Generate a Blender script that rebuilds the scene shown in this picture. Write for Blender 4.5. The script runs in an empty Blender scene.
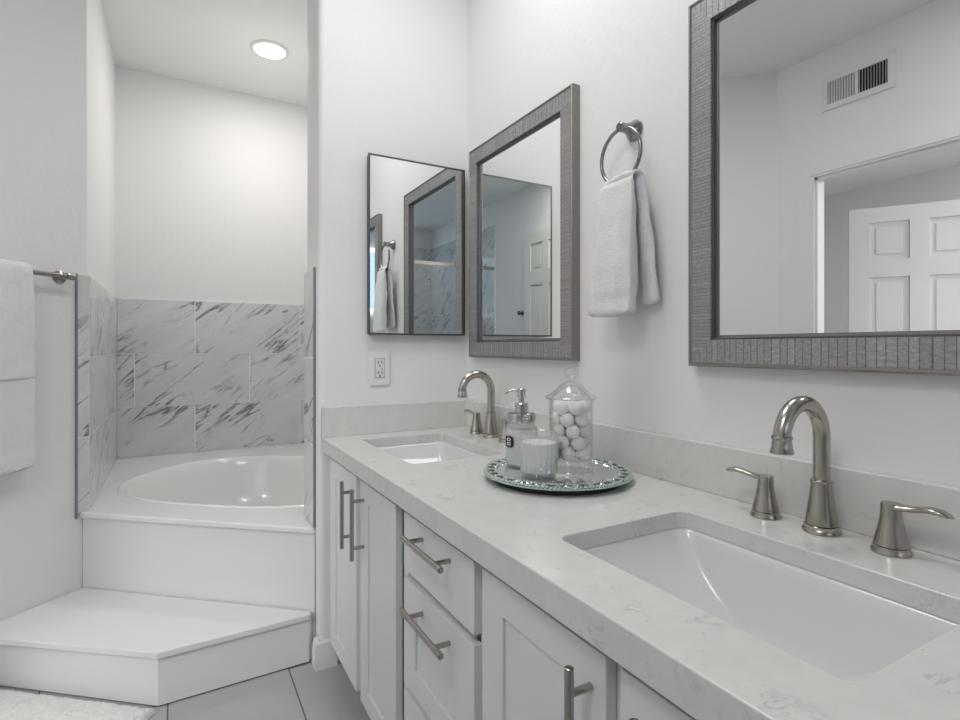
import bpy, bmesh, math, random
from math import sin, cos, pi, radians
from mathutils import Vector, Matrix, noise as mn
random.seed(7)
S = bpy.context.scene
COL = S.collection

# ------------------------------------------------------------------ camera, world, lights, exposure
cd = bpy.data.cameras.new('camera'); cam = bpy.data.objects.new('camera', cd); COL.objects.link(cam)
cam.location = (-.9966, -1.866, 1.0932); cam.rotation_euler = (radians(90), 0, radians(-29.40))
cd.sensor_width = 36; cd.lens = 537.13/960*36; cd.shift_y = -12.7/960; cd.clip_start = .02
S.camera = cam
S.view_settings.view_transform = 'Standard'; S.view_settings.look = 'None'
S.view_settings.gamma = 1; S.view_settings.use_curve_mapping = False
S.view_settings.exposure = -0.06
w = bpy.data.worlds.new('world'); S.world = w; w.use_nodes = True
bgn = w.node_tree.nodes['Background']; bgn.inputs[0].default_value = (.55, .75, 1, 1); bgn.inputs[1].default_value = 1.5

def area(name, loc, rot, size, power, color=(1, 1, 1), size_y=None, shape='DISK'):
    l = bpy.data.lights.new(name, 'AREA'); l.shape = shape; l.size = size; l.energy = power; l.color = color
    if size_y: l.shape = 'RECTANGLE'; l.size_y = size_y
    o = bpy.data.objects.new(name, l); COL.objects.link(o); o.location = loc; o.rotation_euler = rot
    return o
area('room_light', (-.52, -.75, 2.66), (0, 0, 0), .6, 9, (1, .985, .96))
area('room_light', (-1.72, -1.7, 2.66), (0, 0, 0), .6, 11.5, (1, .985, .96))  # unseen fill light, added left of the camera to lighten the vanity side
area('tub_light', (-.563, 1.203, 2.675), (0, 0, 0), .15, 5.0, (1, .965, .91))
area('hall_light', (-3.9, -1.9, 2.66), (0, 0, 0), .8, 62, (1, .98, .95))
area('window_daylight', (-.85, -4.9, 1.95), (radians(90), 0, pi), 1.2, 22, (.72, .86, 1), .75)

# ------------------------------------------------------------------ helpers
def tag(o, label=None, cat=None, group=None, kind=None):
    if label: o['label'] = label
    if cat: o['category'] = cat
    if group: o['group'] = group
    if kind: o['kind'] = kind
    return o

def thing(name, loc, label, cat, group=None):
    o = bpy.data.objects.new(name, None); COL.objects.link(o); o.location = loc
    o.empty_display_size = .05
    return tag(o, label, cat, group)

def wloc(o):
    v = Vector((0, 0, 0))
    while o is not None:
        v += Vector(o.location); o = o.parent
    return v

class MB:
    def __init__(s):
        s.bm = bmesh.new(); s.uv = s.bm.loops.layers.uv.new('UVMap')
    def v(s, p): return s.bm.verts.new(p)
    def face(s, pts, uvs=None, mi=0):
        f = s.bm.faces.new([s.bm.verts.new(p) for p in pts]); f.material_index = mi
        if uvs:
            for l, u in zip(f.loops, uvs): l[s.uv].uv = u
        return f
    def box(s, a, b, mi=0):
        x0, y0, z0 = [min(p, q) for p, q in zip(a, b)]; x1, y1, z1 = [max(p, q) for p, q in zip(a, b)]
        vs = [s.v(p) for p in ((x0,y0,z0),(x1,y0,z0),(x1,y1,z0),(x0,y1,z0),(x0,y0,z1),(x1,y0,z1),(x1,y1,z1),(x0,y1,z1))]
        for i in ((0,3,2,1),(4,5,6,7),(0,1,5,4),(1,2,6,5),(2,3,7,6),(3,0,4,7)):
            s.bm.faces.new([vs[k] for k in i]).material_index = mi
        return s
    def prism(s, poly, z0, z1, mi=0):
        a = [s.v((x, y, z0)) for x, y in poly]; b = [s.v((x, y, z1)) for x, y in poly]
        n = len(poly)
        for i in range(n):
            s.bm.faces.new((a[i], a[(i+1) % n], b[(i+1) % n], b[i])).material_index = mi
        s.bm.faces.new(a[::-1]).material_index = mi; s.bm.faces.new(b).material_index = mi
        return s
    def lathe(s, prof, c, n=32, axis=(0, 0, 1), rfun=None, closed=False):
        # prof: list of (r, h) along axis from c
        ax = Vector(axis).normalized(); u = ax.orthogonal().normalized(); w_ = ax.cross(u); c = Vector(c)
        rings = []
        for r, h in prof:
            if r < 1e-6: rings.append([s.v(c+ax*h)])
            else:
                rr = []
                for k in range(n):
                    t = 2*pi*k/n; q = r*(rfun(t, h) if rfun else 1)
                    rr.append(s.v(c+ax*h+u*(q*cos(t))+w_*(q*sin(t))))
                rings.append(rr)
        prs = list(zip(rings, rings[1:]))
        if closed: prs.append((rings[-1], rings[0]))
        for A, B in prs:
            for k in range(n):
                k2 = (k+1) % n
                if len(A) == 1 and len(B) == 1: continue
                if len(A) == 1: s.bm.faces.new((A[0], B[k2], B[k]))
                elif len(B) == 1: s.bm.faces.new((A[k], A[k2], B[0]))
                else: s.bm.faces.new((A[k], A[k2], B[k2], B[k]))
        return s
    def tube(s, pts, rad, n=16, cap=True, flat=None):
        # flat: optional list of (width scale, height scale) per point; frames keep 'up' = z where possible
        pts = [Vector(p) for p in pts]; m = len(pts); rad = rad if isinstance(rad, (list, tuple)) else [rad]*m
        rings = []; prev = None
        for i, p in enumerate(pts):
            t = (pts[min(i+1, m-1)]-pts[max(i-1, 0)]).normalized()
            if prev is None:
                a = Vector((0, 0, 1)) if abs(t.z) < .9 else Vector((0, 1, 0))
                u = (a-t*a.dot(t)).normalized()
            else: u = (prev-t*prev.dot(t)).normalized()
            prev = u; v_ = t.cross(u); fu, fv = flat[i] if flat else (1, 1)
            rings.append([s.v(p+u*(rad[i]*fu*cos(2*pi*k/n))+v_*(rad[i]*fv*sin(2*pi*k/n))) for k in range(n)])
        for A, B in zip(rings, rings[1:]):
            for k in range(n): s.bm.faces.new((A[k], A[(k+1) % n], B[(k+1) % n], B[k]))
        if cap:
            s.bm.faces.new(rings[0][::-1]); s.bm.faces.new(rings[-1])
        return s
    def loft(s, rings, cap0=True, cap1=True, mi=0):
        R = [[s.v(p) for p in r] for r in rings]; n = len(R[0])
        for A, B in zip(R, R[1:]):
            for k in range(n): s.bm.faces.new((A[k], A[(k+1) % n], B[(k+1) % n], B[k])).material_index = mi
        if cap0: s.bm.faces.new(R[0][::-1]).material_index = mi
        if cap1: s.bm.faces.new(R[-1]).material_index = mi
        return s
    def build(s, name, mat, parent=None, smooth=False, bevel=0, seg=2, subsurf=0, recalc=True):
        if recalc: bmesh.ops.recalc_face_normals(s.bm, faces=s.bm.faces)
        if parent is not None: bmesh.ops.translate(s.bm, verts=s.bm.verts, vec=-wloc(parent))
        me = bpy.data.meshes.new(name); s.bm.to_mesh(me); s.bm.free()
        for m in (mat if isinstance(mat, (list, tuple)) else [mat]): me.materials.append(m)
        o = bpy.data.objects.new(name, me); COL.objects.link(o)
        if parent is not None: o.parent = parent
        if smooth:
            for p in me.polygons: p.use_smooth = True
            if smooth != 'all':
                try: me.set_sharp_from_angle(angle=radians(40))
                except Exception: pass
        if bevel:
            m = o.modifiers.new('bevel', 'BEVEL'); m.width = bevel; m.segments = seg; m.limit_method = 'ANGLE'; m.angle_limit = radians(40)
            m.harden_normals = False
        if subsurf:
            m = o.modifiers.new('sub', 'SUBSURF'); m.levels = subsurf; m.render_levels = subsurf
        return o

def recentre(o):
    """move a top-level mesh's origin to the middle of its base"""
    me = o.data; xs = [v.co.x for v in me.vertices]; ys = [v.co.y for v in me.vertices]; zs = [v.co.z for v in me.vertices]
    c = Vector(((min(xs)+max(xs))/2, (min(ys)+max(ys))/2, min(zs)))
    me.transform(Matrix.Translation(-c)); o.location = c
    return o

def copy_tree(o, parent=None):
    c = o.copy(); COL.objects.link(c)
    if parent is not None: c.parent = parent
    for ch in list(o.children): copy_tree(ch, c)
    return c

def rrect(x0, x1, y0, y1, r, n=6):
    pts = []
    for cx, cy, a0 in ((x1-r, y1-r, 0), (x0+r, y1-r, 90), (x0+r, y0+r, 180), (x1-r, y0+r, 270)):
        for k in range(n+1):
            a = radians(a0+90*k/n); pts.append((cx+r*cos(a), cy+r*sin(a)))
    return pts

def slab(mb, outer, holes, z0, z1):
    """plate with holes"""
    bm = mb.bm; alls = [outer]+holes; te = []; rings = []
    for poly in alls:
        vs = [bm.verts.new((x, y, z1)) for x, y in poly]; rings.append(vs)
        for i in range(len(vs)): te.append(bm.edges.new((vs[i], vs[(i+1) % len(vs)])))
    g = bmesh.ops.triangle_fill(bm, use_beauty=True, use_dissolve=False, edges=te)
    top = [f for f in g['geom'] if isinstance(f, bmesh.types.BMFace)]
    mp = {}
    for vs in rings:
        for v in vs: mp[v] = bm.verts.new((v.co.x, v.co.y, z0))
    for f in top: bm.faces.new([mp[v] for v in f.verts][::-1])
    for vs in rings:
        for i in range(len(vs)):
            a, b = vs[i], vs[(i+1) % len(vs)]; bm.faces.new((a, b, mp[b], mp[a]))

# ------------------------------------------------------------------ materials
def mat(name, color=(.8, .8, .8), rough=.5, metal=0., spec=.5, trans=0., ior=1.45, coat=0., sheen=0., sss=0.):
    m = bpy.data.materials.new(name); m.use_nodes = True; b = m.node_tree.nodes['Principled BSDF']
    b.inputs['Base Color'].default_value = (*color, 1); b.inputs['Roughness'].default_value = rough
    b.inputs['Metallic'].default_value = metal; b.inputs['Specular IOR Level'].default_value = spec
    b.inputs['Transmission Weight'].default_value = trans; b.inputs['IOR'].default_value = ior
    b.inputs['Coat Weight'].default_value = coat; b.inputs['Sheen Weight'].default_value = sheen
    b.inputs['Subsurface Weight'].default_value = sss
    return m
class NT:
    def __init__(s, m): s.m = m; s.t = m.node_tree; s.b = s.t.nodes['Principled BSDF']
    def n(s, kind, ins=None, **kw):
        x = s.t.nodes.new(kind)
        for k, v in kw.items(): setattr(x, k, v)
        for k, v in (ins or {}).items():
            if isinstance(v, bpy.types.NodeSocket): s.t.links.new(v, x.inputs[k])
            else: x.inputs[k].default_value = v
        return x
    def math(s, op, a, b=None, c=None):
        d = {0: a}
        if b is not None: d[1] = b
        if c is not None: d[2] = c
        return s.n('ShaderNodeMath', d, operation=op).outputs[0]
    def noise(s, vec, scale, detail=3, rough=.5, dist=0.):
        return s.n('ShaderNodeTexNoise', {'Vector': vec, 'Scale': scale, 'Detail': detail, 'Roughness': rough, 'Distortion': dist}).outputs[0]
    def mix(s, fac, a, b):
        x = s.n('ShaderNodeMix', data_type='RGBA')
        for i, v in ((0, fac), (6, a), (7, b)):
            if isinstance(v, bpy.types.NodeSocket): s.t.links.new(v, x.inputs[i])
            else: x.inputs[i].default_value = v if i == 0 else (*v, 1)
        return x.outputs[2]
    def ramp(s, fac, stops):
        x = s.n('ShaderNodeValToRGB', {0: fac}); e = x.color_ramp.elements
        while len(e) < len(stops): e.new(.5)
        for q, (p, c) in zip(e, stops):
            q.position = p; q.color = (c, c, c, 1) if not isinstance(c, tuple) else (*c, 1)
        return x.outputs[0]
    def bump(s, h, strength, dist=.01):
        x = s.n('ShaderNodeBump', {'Height': h, 'Strength': strength, 'Distance': dist}); s.t.links.new(x.outputs[0], s.b.inputs['Normal'])
    def set(s, k, v): s.t.links.new(v, s.b.inputs[k])
    @property
    def obj(s): return s.n('ShaderNodeTexCoord').outputs['Object']
    @property
    def uv(s): return s.n('ShaderNodeTexCoord').outputs['UV']

def paint(name, color, bump=.15):
    m = mat(name, color, .62, spec=.3); t = NT(m); o = t.obj
    h = t.noise(o, 45, 3, .55); h2 = t.noise(o, 9, 2, .5)
    t.bump(t.math('ADD', h, t.math('MULTIPLY', h2, .8)), bump, .006)
    return m
M_wall = paint('wall_paint', (.86, .86, .862)); M_ceil = paint('ceiling_paint', (.88, .88, .875), .06)
M_trim = mat('trim_paint', (.84, .845, .85), .4)

m = mat('quartz', (.78, .77, .75), .22); t = NT(m); o = t.obj
vein = t.math('ABSOLUTE', t.math('SUBTRACT', t.noise(o, 15, 7, .68, 1.0), .5))
vm = t.math('MULTIPLY', t.ramp(vein, ((0, 1.), (.008, .8), (.022, 0.))), t.ramp(t.noise(o, 11, 3, .6), ((.54, 0.), (.68, 1.))))
spk = t.math('MULTIPLY', t.ramp(t.noise(o, 130, 3, .6), ((.64, 0.), (.72, 1.))), t.ramp(t.noise(o, 13, 2), ((.48, 0.), (.68, .9))))
c = t.mix(t.ramp(t.noise(o, 30, 4, .6), ((.35, 0.), (.7, 1.))), (.755, .75, .735), (.71, .705, .695))
c = t.mix(t.math('MULTIPLY', vm, .45), c, (.30, .30, .31)); c = t.mix(t.math('MULTIPLY', spk, .55), c, (.36, .36, .36))
t.set('Base Color', c); M_quartz = m

M_cab = mat('cabinet_paint', (.83, .84, .855), .38, spec=.45)
M_cabin = mat('cabinet_carcass', (.70, .72, .74), .5)
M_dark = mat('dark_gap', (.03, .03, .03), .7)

def brushed(name, color, rough=.28):
    m = mat(name, color, rough, 1.); t = NT(m)
    mp = t.n('ShaderNodeMapping', {'Vector': t.obj, 'Scale': (250, 250, 12)}).outputs[0]
    n = t.noise(mp, 1, 2); t.set('Roughness', t.math('MULTIPLY_ADD', n, .05, rough-.025))
    return m
M_nickel = brushed('brushed_nickel', (.46, .43, .39), .22)
M_nickeld = brushed('dark_nickel', (.30, .29, .275), .24)
M_pull = brushed('pull_nickel', (.42, .40, .365), .26)
M_chrome = mat('chrome', (.58, .58, .58), .1, 1.)
M_mirror = mat('mirror_glass', (.90, .92, .91), .0, 1.)
M_porc = mat('porcelain', (.77, .78, .79), .1, coat=.2)
M_acryl = mat('tub_acrylic', (.86, .86, .86), .14, coat=.2)
M_step = mat('step_paint', (.84, .84, .845), .38)
M_white_plastic = mat('white_plastic', (.80, .81, .82), .35)
M_slot = mat('slot_black', (.01, .01, .01), .6)

# mottled silver strips of the mirror frames: u = along the bar (m), v = across
m = mat('frame_silver_strips', (.4, .4, .4), .42, .55); t = NT(m); uv = t.uv
sx = t.n('ShaderNodeSeparateXYZ', {0: uv})
wob = t.math('MULTIPLY_ADD', t.noise(t.n('ShaderNodeCombineXYZ', {0: sx.outputs[0]}).outputs[0], 60, 1), .006, sx.outputs[0])
fr = t.math('FRACT', t.math('DIVIDE', wob, .0072))
line = t.math('MULTIPLY', t.math('LESS_THAN', fr, .12), .62)
cell = t.math('FLOOR', t.math('DIVIDE', wob, .0072))
rnd = t.n('ShaderNodeTexWhiteNoise', {'W': cell}, noise_dimensions='1D').outputs[0]
nz = t.noise(uv, 190, 4, .7); nz2 = t.noise(uv, 420, 2, .6)
g = t.math('ADD', t.math('MULTIPLY_ADD', nz, .5, .02), t.math('MULTIPLY_ADD', nz2, .25, t.math('MULTIPLY', rnd, .07)))
gc = t.ramp(g, ((.28, .20), (.5, .42), (.60, .80)))
c = t.mix(line, t.mix(.12, gc, (.50, .47, .45)), (.07, .07, .07))
t.set('Base Color', c); t.bump(t.math('SUBTRACT', nz, line), .35, .002); M_fstrip = m
M_finner = mat('frame_inner_dark', (.12, .12, .12), .4, .5)
M_fedge = brushed('frame_edge_pewter', (.30, .28, .26), .38)
M_cabframe = brushed('cabinet_frame_pewter', (.16, .15, .14), .35)

# marble tile: uv in metres, 'tid' per tile
def marble(name, base=(.73, .735, .75)):
    m = mat(name, base, .16, coat=.1); t = NT(m); uv = t.uv
    at = t.n('ShaderNodeAttribute', attribute_name='tid').outputs['Fac']
    off = t.n('ShaderNodeCombineXYZ', {0: t.math('MULTIPLY', at, 3.7), 1: t.math('MULTIPLY', at, 1.9), 2: at}).outputs[0]
    p = t.n('ShaderNodeVectorMath', {0: uv, 1: off}, operation='ADD').outputs[0]
    rot = t.n('ShaderNodeMapping', {'Vector': p, 'Rotation': (0, 0, radians(-38)), 'Scale': (1, 1, 1)}).outputs[0]
    st = t.n('ShaderNodeMapping', {'Vector': rot, 'Scale': (1.05, 6.6, 1)}).outputs[0]
    n1 = t.noise(st, 1.5, 5, .58, .45)
    v1 = t.ramp(t.math('ABSOLUTE', t.math('SUBTRACT', n1, .5)), ((0, 1.), (.008, .85), (.026, 0.)))
    n2 = t.noise(st, 3.2, 5, .6, .5)
    v2 = t.ramp(t.math('ABSOLUTE', t.math('SUBTRACT', n2, .47)), ((0, 1.), (.006, .6), (.018, 0.)))
    gate = t.ramp(t.noise(p, 3.2, 3, .6), ((.42, 0.), (.56, 1.)))
    gate2 = t.ramp(t.noise(p, 5, 3, .6), ((.45, 0.), (.65, 1.)))
    cl = t.ramp(t.noise(st, 1.1, 5, .6), ((.35, 0.), (.75, 1.)))
    c = t.mix(cl, base, tuple(x*.84 for x in base))
    c = t.mix(t.math('MULTIPLY', t.math('MULTIPLY', v2, gate2), .45), c, (.30, .30, .31))
    c = t.mix(t.math('MULTIPLY', t.math('MULTIPLY', v1, gate), .85), c, (.12, .12, .125))
    t.set('Base Color', c); return m
M_marble = marble('marble_tile')
M_grout = mat('white_grout', (.90, .90, .89), .8)
M_edge = mat('tile_edge_metal', (.30, .31, .33), .35, .8)

# floor porcelain
m = mat('floor_tile', (.5, .5, .5), .28); t = NT(m); o = t.obj
mp = t.n('ShaderNodeMapping', {'Vector': o, 'Location': (.667, 0, 0)}).outputs[0]
s_ = t.n('ShaderNodeSeparateXYZ', {0: mp})
vv = t.n('ShaderNodeCombineXYZ', {0: t.math('ADD', s_.outputs[1], -.045+.355), 1: t.math('ADD', s_.outputs[0], .355*40)}).outputs[0]
br = t.n('ShaderNodeTexBrick', {'Vector': vv, 'Color1': (.45, .45, .46, 1), 'Color2': (.48, .48, .485, 1), 'Mortar': (.10, .10, .10, 1), 'Scale': 1., 'Mortar Size': .0022, 'Mortar Smooth': 0., 'Brick Width': .71, 'Row Height': .355})
br.offset = .5
st = t.n('ShaderNodeMapping', {'Vector': o, 'Rotation': (0, 0, .7), 'Scale': (2, 9, 1)}).outputs[0]
n1 = t.noise(st, 1.3, 5, .6, .8)
c = t.mix(t.ramp(n1, ((.4, 0.), (.7, .5))), br.outputs[0], (.40, .40, .41))
c = t.mix(br.outputs[1], c, (.10, .10, .10)); t.set('Base Color', c); M_floor = m

def terry(name, color=(.86, .86, .86), scale=900):
    m = mat(name, color, .95, spec=.1); t = NT(m); o = t.obj
    a = t.noise(o, scale*.35, 2, .7); b = t.noise(o, scale, 1)
    t.bump(t.math('ADD', t.math('MULTIPLY', t.noise(o, scale*.14, 2, .6), 1.6), t.math('ADD', a, b)), 1., .0017); return m
M_towel = terry('terry_white', (.93, .93, .935)); M_rug = terry('rug_pile', (.84, .84, .83), 250)
M_hem = mat('towel_band', (.80, .80, .80), .8)
def thin_glass(name, tint=(.99, .994, .992), ior=1.45, rough=0., milk=0., refl=.05):
    m = bpy.data.materials.new(name); m.use_nodes = True; nt = m.node_tree; nt.nodes.clear()
    out = nt.nodes.new('ShaderNodeOutputMaterial'); tr_ = nt.nodes.new('ShaderNodeBsdfTransparent'); gl_ = nt.nodes.new('ShaderNodeBsdfGlossy')
    fr_ = nt.nodes.new('ShaderNodeLayerWeight'); pw = nt.nodes.new('ShaderNodeMath'); pw.operation = 'POWER'; sc_ = nt.nodes.new('ShaderNodeMath'); sc_.operation = 'MULTIPLY_ADD'; mx = nt.nodes.new('ShaderNodeMixShader')
    tr_.inputs[0].default_value = (*tint, 1); gl_.inputs['Roughness'].default_value = rough; pw.inputs[1].default_value = 3.2; sc_.inputs[1].default_value = .8; sc_.inputs[2].default_value = refl
    nt.links.new(fr_.outputs['Facing'], pw.inputs[0]); nt.links.new(pw.outputs[0], sc_.inputs[0]); nt.links.new(sc_.outputs[0], mx.inputs[0]); nt.links.new(tr_.outputs[0], mx.inputs[1]); nt.links.new(gl_.outputs[0], mx.inputs[2])
    last = mx
    if milk:
        df = nt.nodes.new('ShaderNodeBsdfTranslucent'); df.inputs[0].default_value = (.95, .97, .97, 1)
        d2 = nt.nodes.new('ShaderNodeBsdfDiffuse'); d2.inputs[0].default_value = (.95, .97, .97, 1)
        m1 = nt.nodes.new('ShaderNodeMixShader'); m1.inputs[0].default_value = .5; nt.links.new(df.outputs[0], m1.inputs[1]); nt.links.new(d2.outputs[0], m1.inputs[2])
        m2 = nt.nodes.new('ShaderNodeMixShader'); m2.inputs[0].default_value = milk; nt.links.new(mx.outputs[0], m2.inputs[1]); nt.links.new(m1.outputs[0], m2.inputs[2]); last = m2
    nt.links.new(last.outputs[0], out.inputs[0]); return m
M_glass = thin_glass('clear_glass', refl=.07); M_cut = thin_glass('cut_glass', milk=.2, refl=.16, rough=.04); M_frostjar = thin_glass('frosted_jar_glass', milk=.2, rough=.1)
M_cotton = mat('cotton', (.96, .96, .96), 1., spec=.05, sheen=.3, sss=.15)
M_cotton.node_tree.nodes['Principled BSDF'].inputs['Subsurface Radius'].default_value = (.004, .004, .004)
M_soap = mat('soap_liquid', (.82, .84, .80), .35, sss=.2); M_wax = mat('candle_wax', (.95, .95, .95), .5, sss=.2)
M_wax.node_tree.nodes['Principled BSDF'].inputs['Subsurface Radius'].default_value = (.004, .004, .004)
M_black = mat('label_black', (.012, .012, .012), .3); M_labelw = mat('label_white', (.8, .8, .8), .5)
M_crystal = mat('crystal_facets', (.85, .90, .89), .04, 1.)
M_dcrystal = mat('crystal_dark_reflection', (.15, .155, .16), .06, .85)  # clear stones; the dark reflections in them are put into the colour
M_trayglass = mat('tray_mirror', (.84, .89, .87), .03, 1.)
M_trayedge = mat('tray_glass_edge', (.36, .48, .45), .1)
M_door = mat('door_paint', (.86, .86, .87), .35); M_doorbeige = mat('door_paint_cream', (.80, .79, .74), .4)
m = mat('lamp_glow', (1, 1, 1), .5); b = m.node_tree.nodes['Principled BSDF']
b.inputs['Emission Color'].default_value = (1, .97, .9, 1); b.inputs['Emission Strength'].default_value = 6; M_glow = m
M_frost = mat('window_glass', (.93, .97, 1), .12, trans=1., ior=1.1)

# ------------------------------------------------------------------ setting
ZC = 2.691
def struct(mb, name, mt, **k): return tag(mb.build(name, mt, **k), kind='structure')
XV = -2.07; YR = -4.95
struct(MB().box((-5.2, -5.2, -.1), (.4, 2.1, 0)), 'floor', M_floor)
struct(MB().box((-5.2, -5.2, ZC), (.4, 2.1, ZC+.1)), 'ceiling', M_ceil)
struct(MB().box((0, YR, 0), (.1, 0, ZC)), 'wall_right', M_wall)                       # wall with the mirrors
# end wall / partition with bullnose corners
r = .022; pp = [(.1, 0), (.1, .21)]
for k in range(7): a = radians(90+90*k/6); pp.append((-.575+r+r*cos(a), .21-r+r*sin(a)))
for k in range(7): a = radians(180+90*k/6); pp.append((-.575+r+r*cos(a), r+r*sin(a)))
struct(MB().prism(pp, 0, ZC), 'wall_end', M_wall, smooth=True)
struct(MB().box((.1, .11, 0), (.2, 1.804, ZC)), 'wall_alcove_right', M_wall)
struct(MB().box((-1.5, 1.804, 0), (.2, 1.95, ZC)), 'wall_back', M_wall)
U = Vector((cos(radians(42)), sin(radians(42)), 0)); N = Vector((U.y, -U.x, 0)); W0 = Vector((-1.291, .7095, 0))
def lw(s, off=0., z=0.): return W0+U*s+N*off+Vector((0, 0, z))
A = W0+U*((XV-W0.x)/U.x)
WC = W0-U*(.012/U.x)
struct(MB().prism([(WC.x, WC.y), (-1.42, WC.y+.02), (A.x-.1, A.y+.02), (A.x, A.y)], 0, ZC), 'wall_left', M_wall)
struct(MB().prism([(WC.x, WC.y), (-1.303, 1.804), (-1.42, 1.804), (-1.42, WC.y+.02)], 0, ZC), 'wall_alcove_left', M_wall)
# entry wall with doorway
DY0, DY1, DZ = -.205, -1.02, 2.02
e = MB(); T = .065
e.box((XV-T, A.y+.02, 0), (XV, DY0, ZC)); e.box((XV-T, DY1, 0), (XV, YR, ZC)); e.box((XV-T, DY0, DZ), (XV, DY1, ZC))
struct(e, 'wall_entry', M_wall)
wx0, wx1, wz0, wz1 = -1.5, -.25, 1.55, 2.38
e = MB(); e.box((XV, YR, 0), (.1, YR-.12, wz0)); e.box((XV, YR, wz1), (.1, YR-.12, ZC)); e.box((XV, YR, wz0), (wx0, YR-.12, wz1)); e.box((wx1, YR, wz0), (.1, YR-.12, wz1))
struct(e, 'wall_rear', M_wall)
e = MB(); e.box((-5.1, -3., 0), (-5., 2., ZC)); struct(e, 'wall_hall', M_wall)
e = MB(); e.box((-5., -3., 0), (XV-T, -2.9, ZC)); struct(e, 'wall_hall_side', M_wall)
e = MB(); e.box((-5., 1.9, 0), (-1.5, 2., ZC)); struct(e, 'wall_hall_far', M_wall)
# door casing
cw, ct = .075, .016
e = MB()
for xx in (XV,):
    e.box((xx, DY0, 0), (xx+ct, DY0+cw, DZ+cw)); e.box((xx, DY1-cw, 0), (xx+ct, DY1, DZ+cw)); e.box((xx, DY0, DZ), (xx+ct, DY1, DZ+cw))
    e.box((xx+ct, DY0+.012, 0), (xx+ct+.006, DY0+.03, DZ+.03)); e.box((xx+ct, DY1-.03, 0), (xx+ct+.006, DY1-.012, DZ+.03)); e.box((xx+ct, DY0+.012, DZ+.012), (xx+ct+.006, DY1-.012, DZ+.03))
e.box((XV-T, DY0-.012, 0), (XV, DY0, DZ)); e.box((XV-T, DY1, 0), (XV, DY1+.012, DZ)); e.box((XV-T, DY0, DZ-.012), (XV, DY1, DZ))
struct(e, 'trim_1', M_trim)
# window in the rear wall
wn = MB()
for a_, b_ in (((wx0, wz0), (wx1, wz0+.04)), ((wx0, wz1-.04), (wx1, wz1)), ((wx0, wz0), (wx0+.04, wz1)), ((wx1-.04, wz0), (wx1, wz1)), (((wx0+wx1)/2-.02, wz0), ((wx0+wx1)/2+.02, wz1))):
    wn.box((a_[0], YR-.09, a_[1]), (b_[0], YR-.05, b_[1]))
wf = struct(wn, 'window_1', M_trim)
gp = MB().box((wx0+.02, YR-.075, wz0+.02), (wx1-.02, YR-.069, wz1-.02)).build('pane', M_frost, wf)
# baseboard, stepped profile, wraps the partition corner
prof = [(0, 0), (.017, 0), (.017, .052), (.0145, .056), (.0145, .072), (.0115, .076), (.0115, .084), (.006, .09), (0, .09)]
def base_run(name, path):
    mb = MB(); m_ = len(path); cols = []
    for i, p in enumerate(path):
        p = Vector((*p, 0)); d0 = (p-Vector((*path[i-1], 0))).normalized() if i else None; d1 = (Vector((*path[i+1], 0))-p).normalized() if i < m_-1 else None
        d0 = d0 or d1; d1 = d1 or d0
        n0 = Vector((d0.y, -d0.x, 0)); n1 = Vector((d1.y, -d1.x, 0)); nn = (n0+n1).normalized(); k = 1/max(.3, nn.dot(n0))
        cols.append([p+nn*(o_*k)+Vector((0, 0, h_)) for o_, h_ in prof])
    mb.loft(cols); return struct(mb, name, M_trim, smooth=True)
base_run('baseboard_end', [(-.575, .036), (-.575, 0), (-.517, 0)])
base_run('baseboard_left', [(A.x, A.y), tuple(lw(-.42)[:2])])

# marble tile panels
def tile_panel(name, org, ud, nrm, u0, u1, rows, joints, th=.01, tid0=0):
    org = Vector(org); ud = Vector(ud).normalized(); nrm = Vector(nrm).normalized(); zz = Vector((0, 0, 1))
    mb = MB(); lay = mb.bm.faces.layers.float.new('tid'); g = .0019; k = tid0
    def P(u, z, d): return org+ud*u+zz*z+nrm*d
    za, zb = rows[-1][0], rows[0][1]
    def quad(pts, uvs, mi, t_):
        f = mb.face(pts, uvs, mi); f[lay] = t_
    d0 = th-.0015
    quad([P(u0, za, d0), P(u1, za, d0), P(u1, zb, d0), P(u0, zb, d0)], None, 1, 0)
    quad([P(u0, zb, 0), P(u0, zb, d0), P(u1, zb, d0), P(u1, zb, 0)], None, 1, 0)
    quad([P(u0, za, 0), P(u0, za, d0), P(u0, zb, d0), P(u0, zb, 0)], None, 1, 0)
    quad([P(u1, za, 0), P(u1, zb, 0), P(u1, zb, d0), P(u1, za, d0)], None, 1, 0)
    for (z0, z1), js in zip(rows, joints):
        cuts = [u0]+[j for j in js if u0+.01 < j < u1-.01]+[u1]
        for a_, b_ in zip(cuts, cuts[1:]):
            k += 1; t_ = (k*.6180339) % 1*10
            a2, b2, c2, d2 = a_+g, b_-g, z0+g, z1-g
            ps = [(a2, c2), (b2, c2), (b2, d2), (a2, d2)]
            quad([P(u, z, th) for u, z in ps], ps, 0, t_)
            for i in range(4):
                q, r_ = ps[i], ps[(i+1) % 4]
                quad([P(*q, d0), P(*r_, d0), P(*r_, th), P(*q, th)], [q, r_, r_, q], 0, t_)
    return struct(mb, name, [M_marble, M_grout])
ZD = .462
ROWS = [(1.055, 1.372), (.748, 1.055), (.4626, .748)]
tile_panel('wall_tile_back', (0, 1.804, 0), (1, 0, 0), (0, -1, 0), -1.293, .1, ROWS, [(-.904, -.294), (-1.211, -.601, .009), (-.904, -.294)], tid0=3)
tile_panel('wall_tile_side', (-1.303, 0, 0), (0, 1, 0), (1, 0, 0), .706, 1.794, ROWS, [(1.14,), (1.45,), (1.14,)], tid0=31)
tile_panel('wall_tile_left', W0, U, N, -.058, -.0125, ROWS, [(), (), ()], tid0=47)
tile_panel('wall_tile_jamb', (-.575, .21, 0), (0, -1, 0), (-1, 0, 0), .0, .158, ROWS, [(), (), ()], th=.008, tid0=61)
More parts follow.
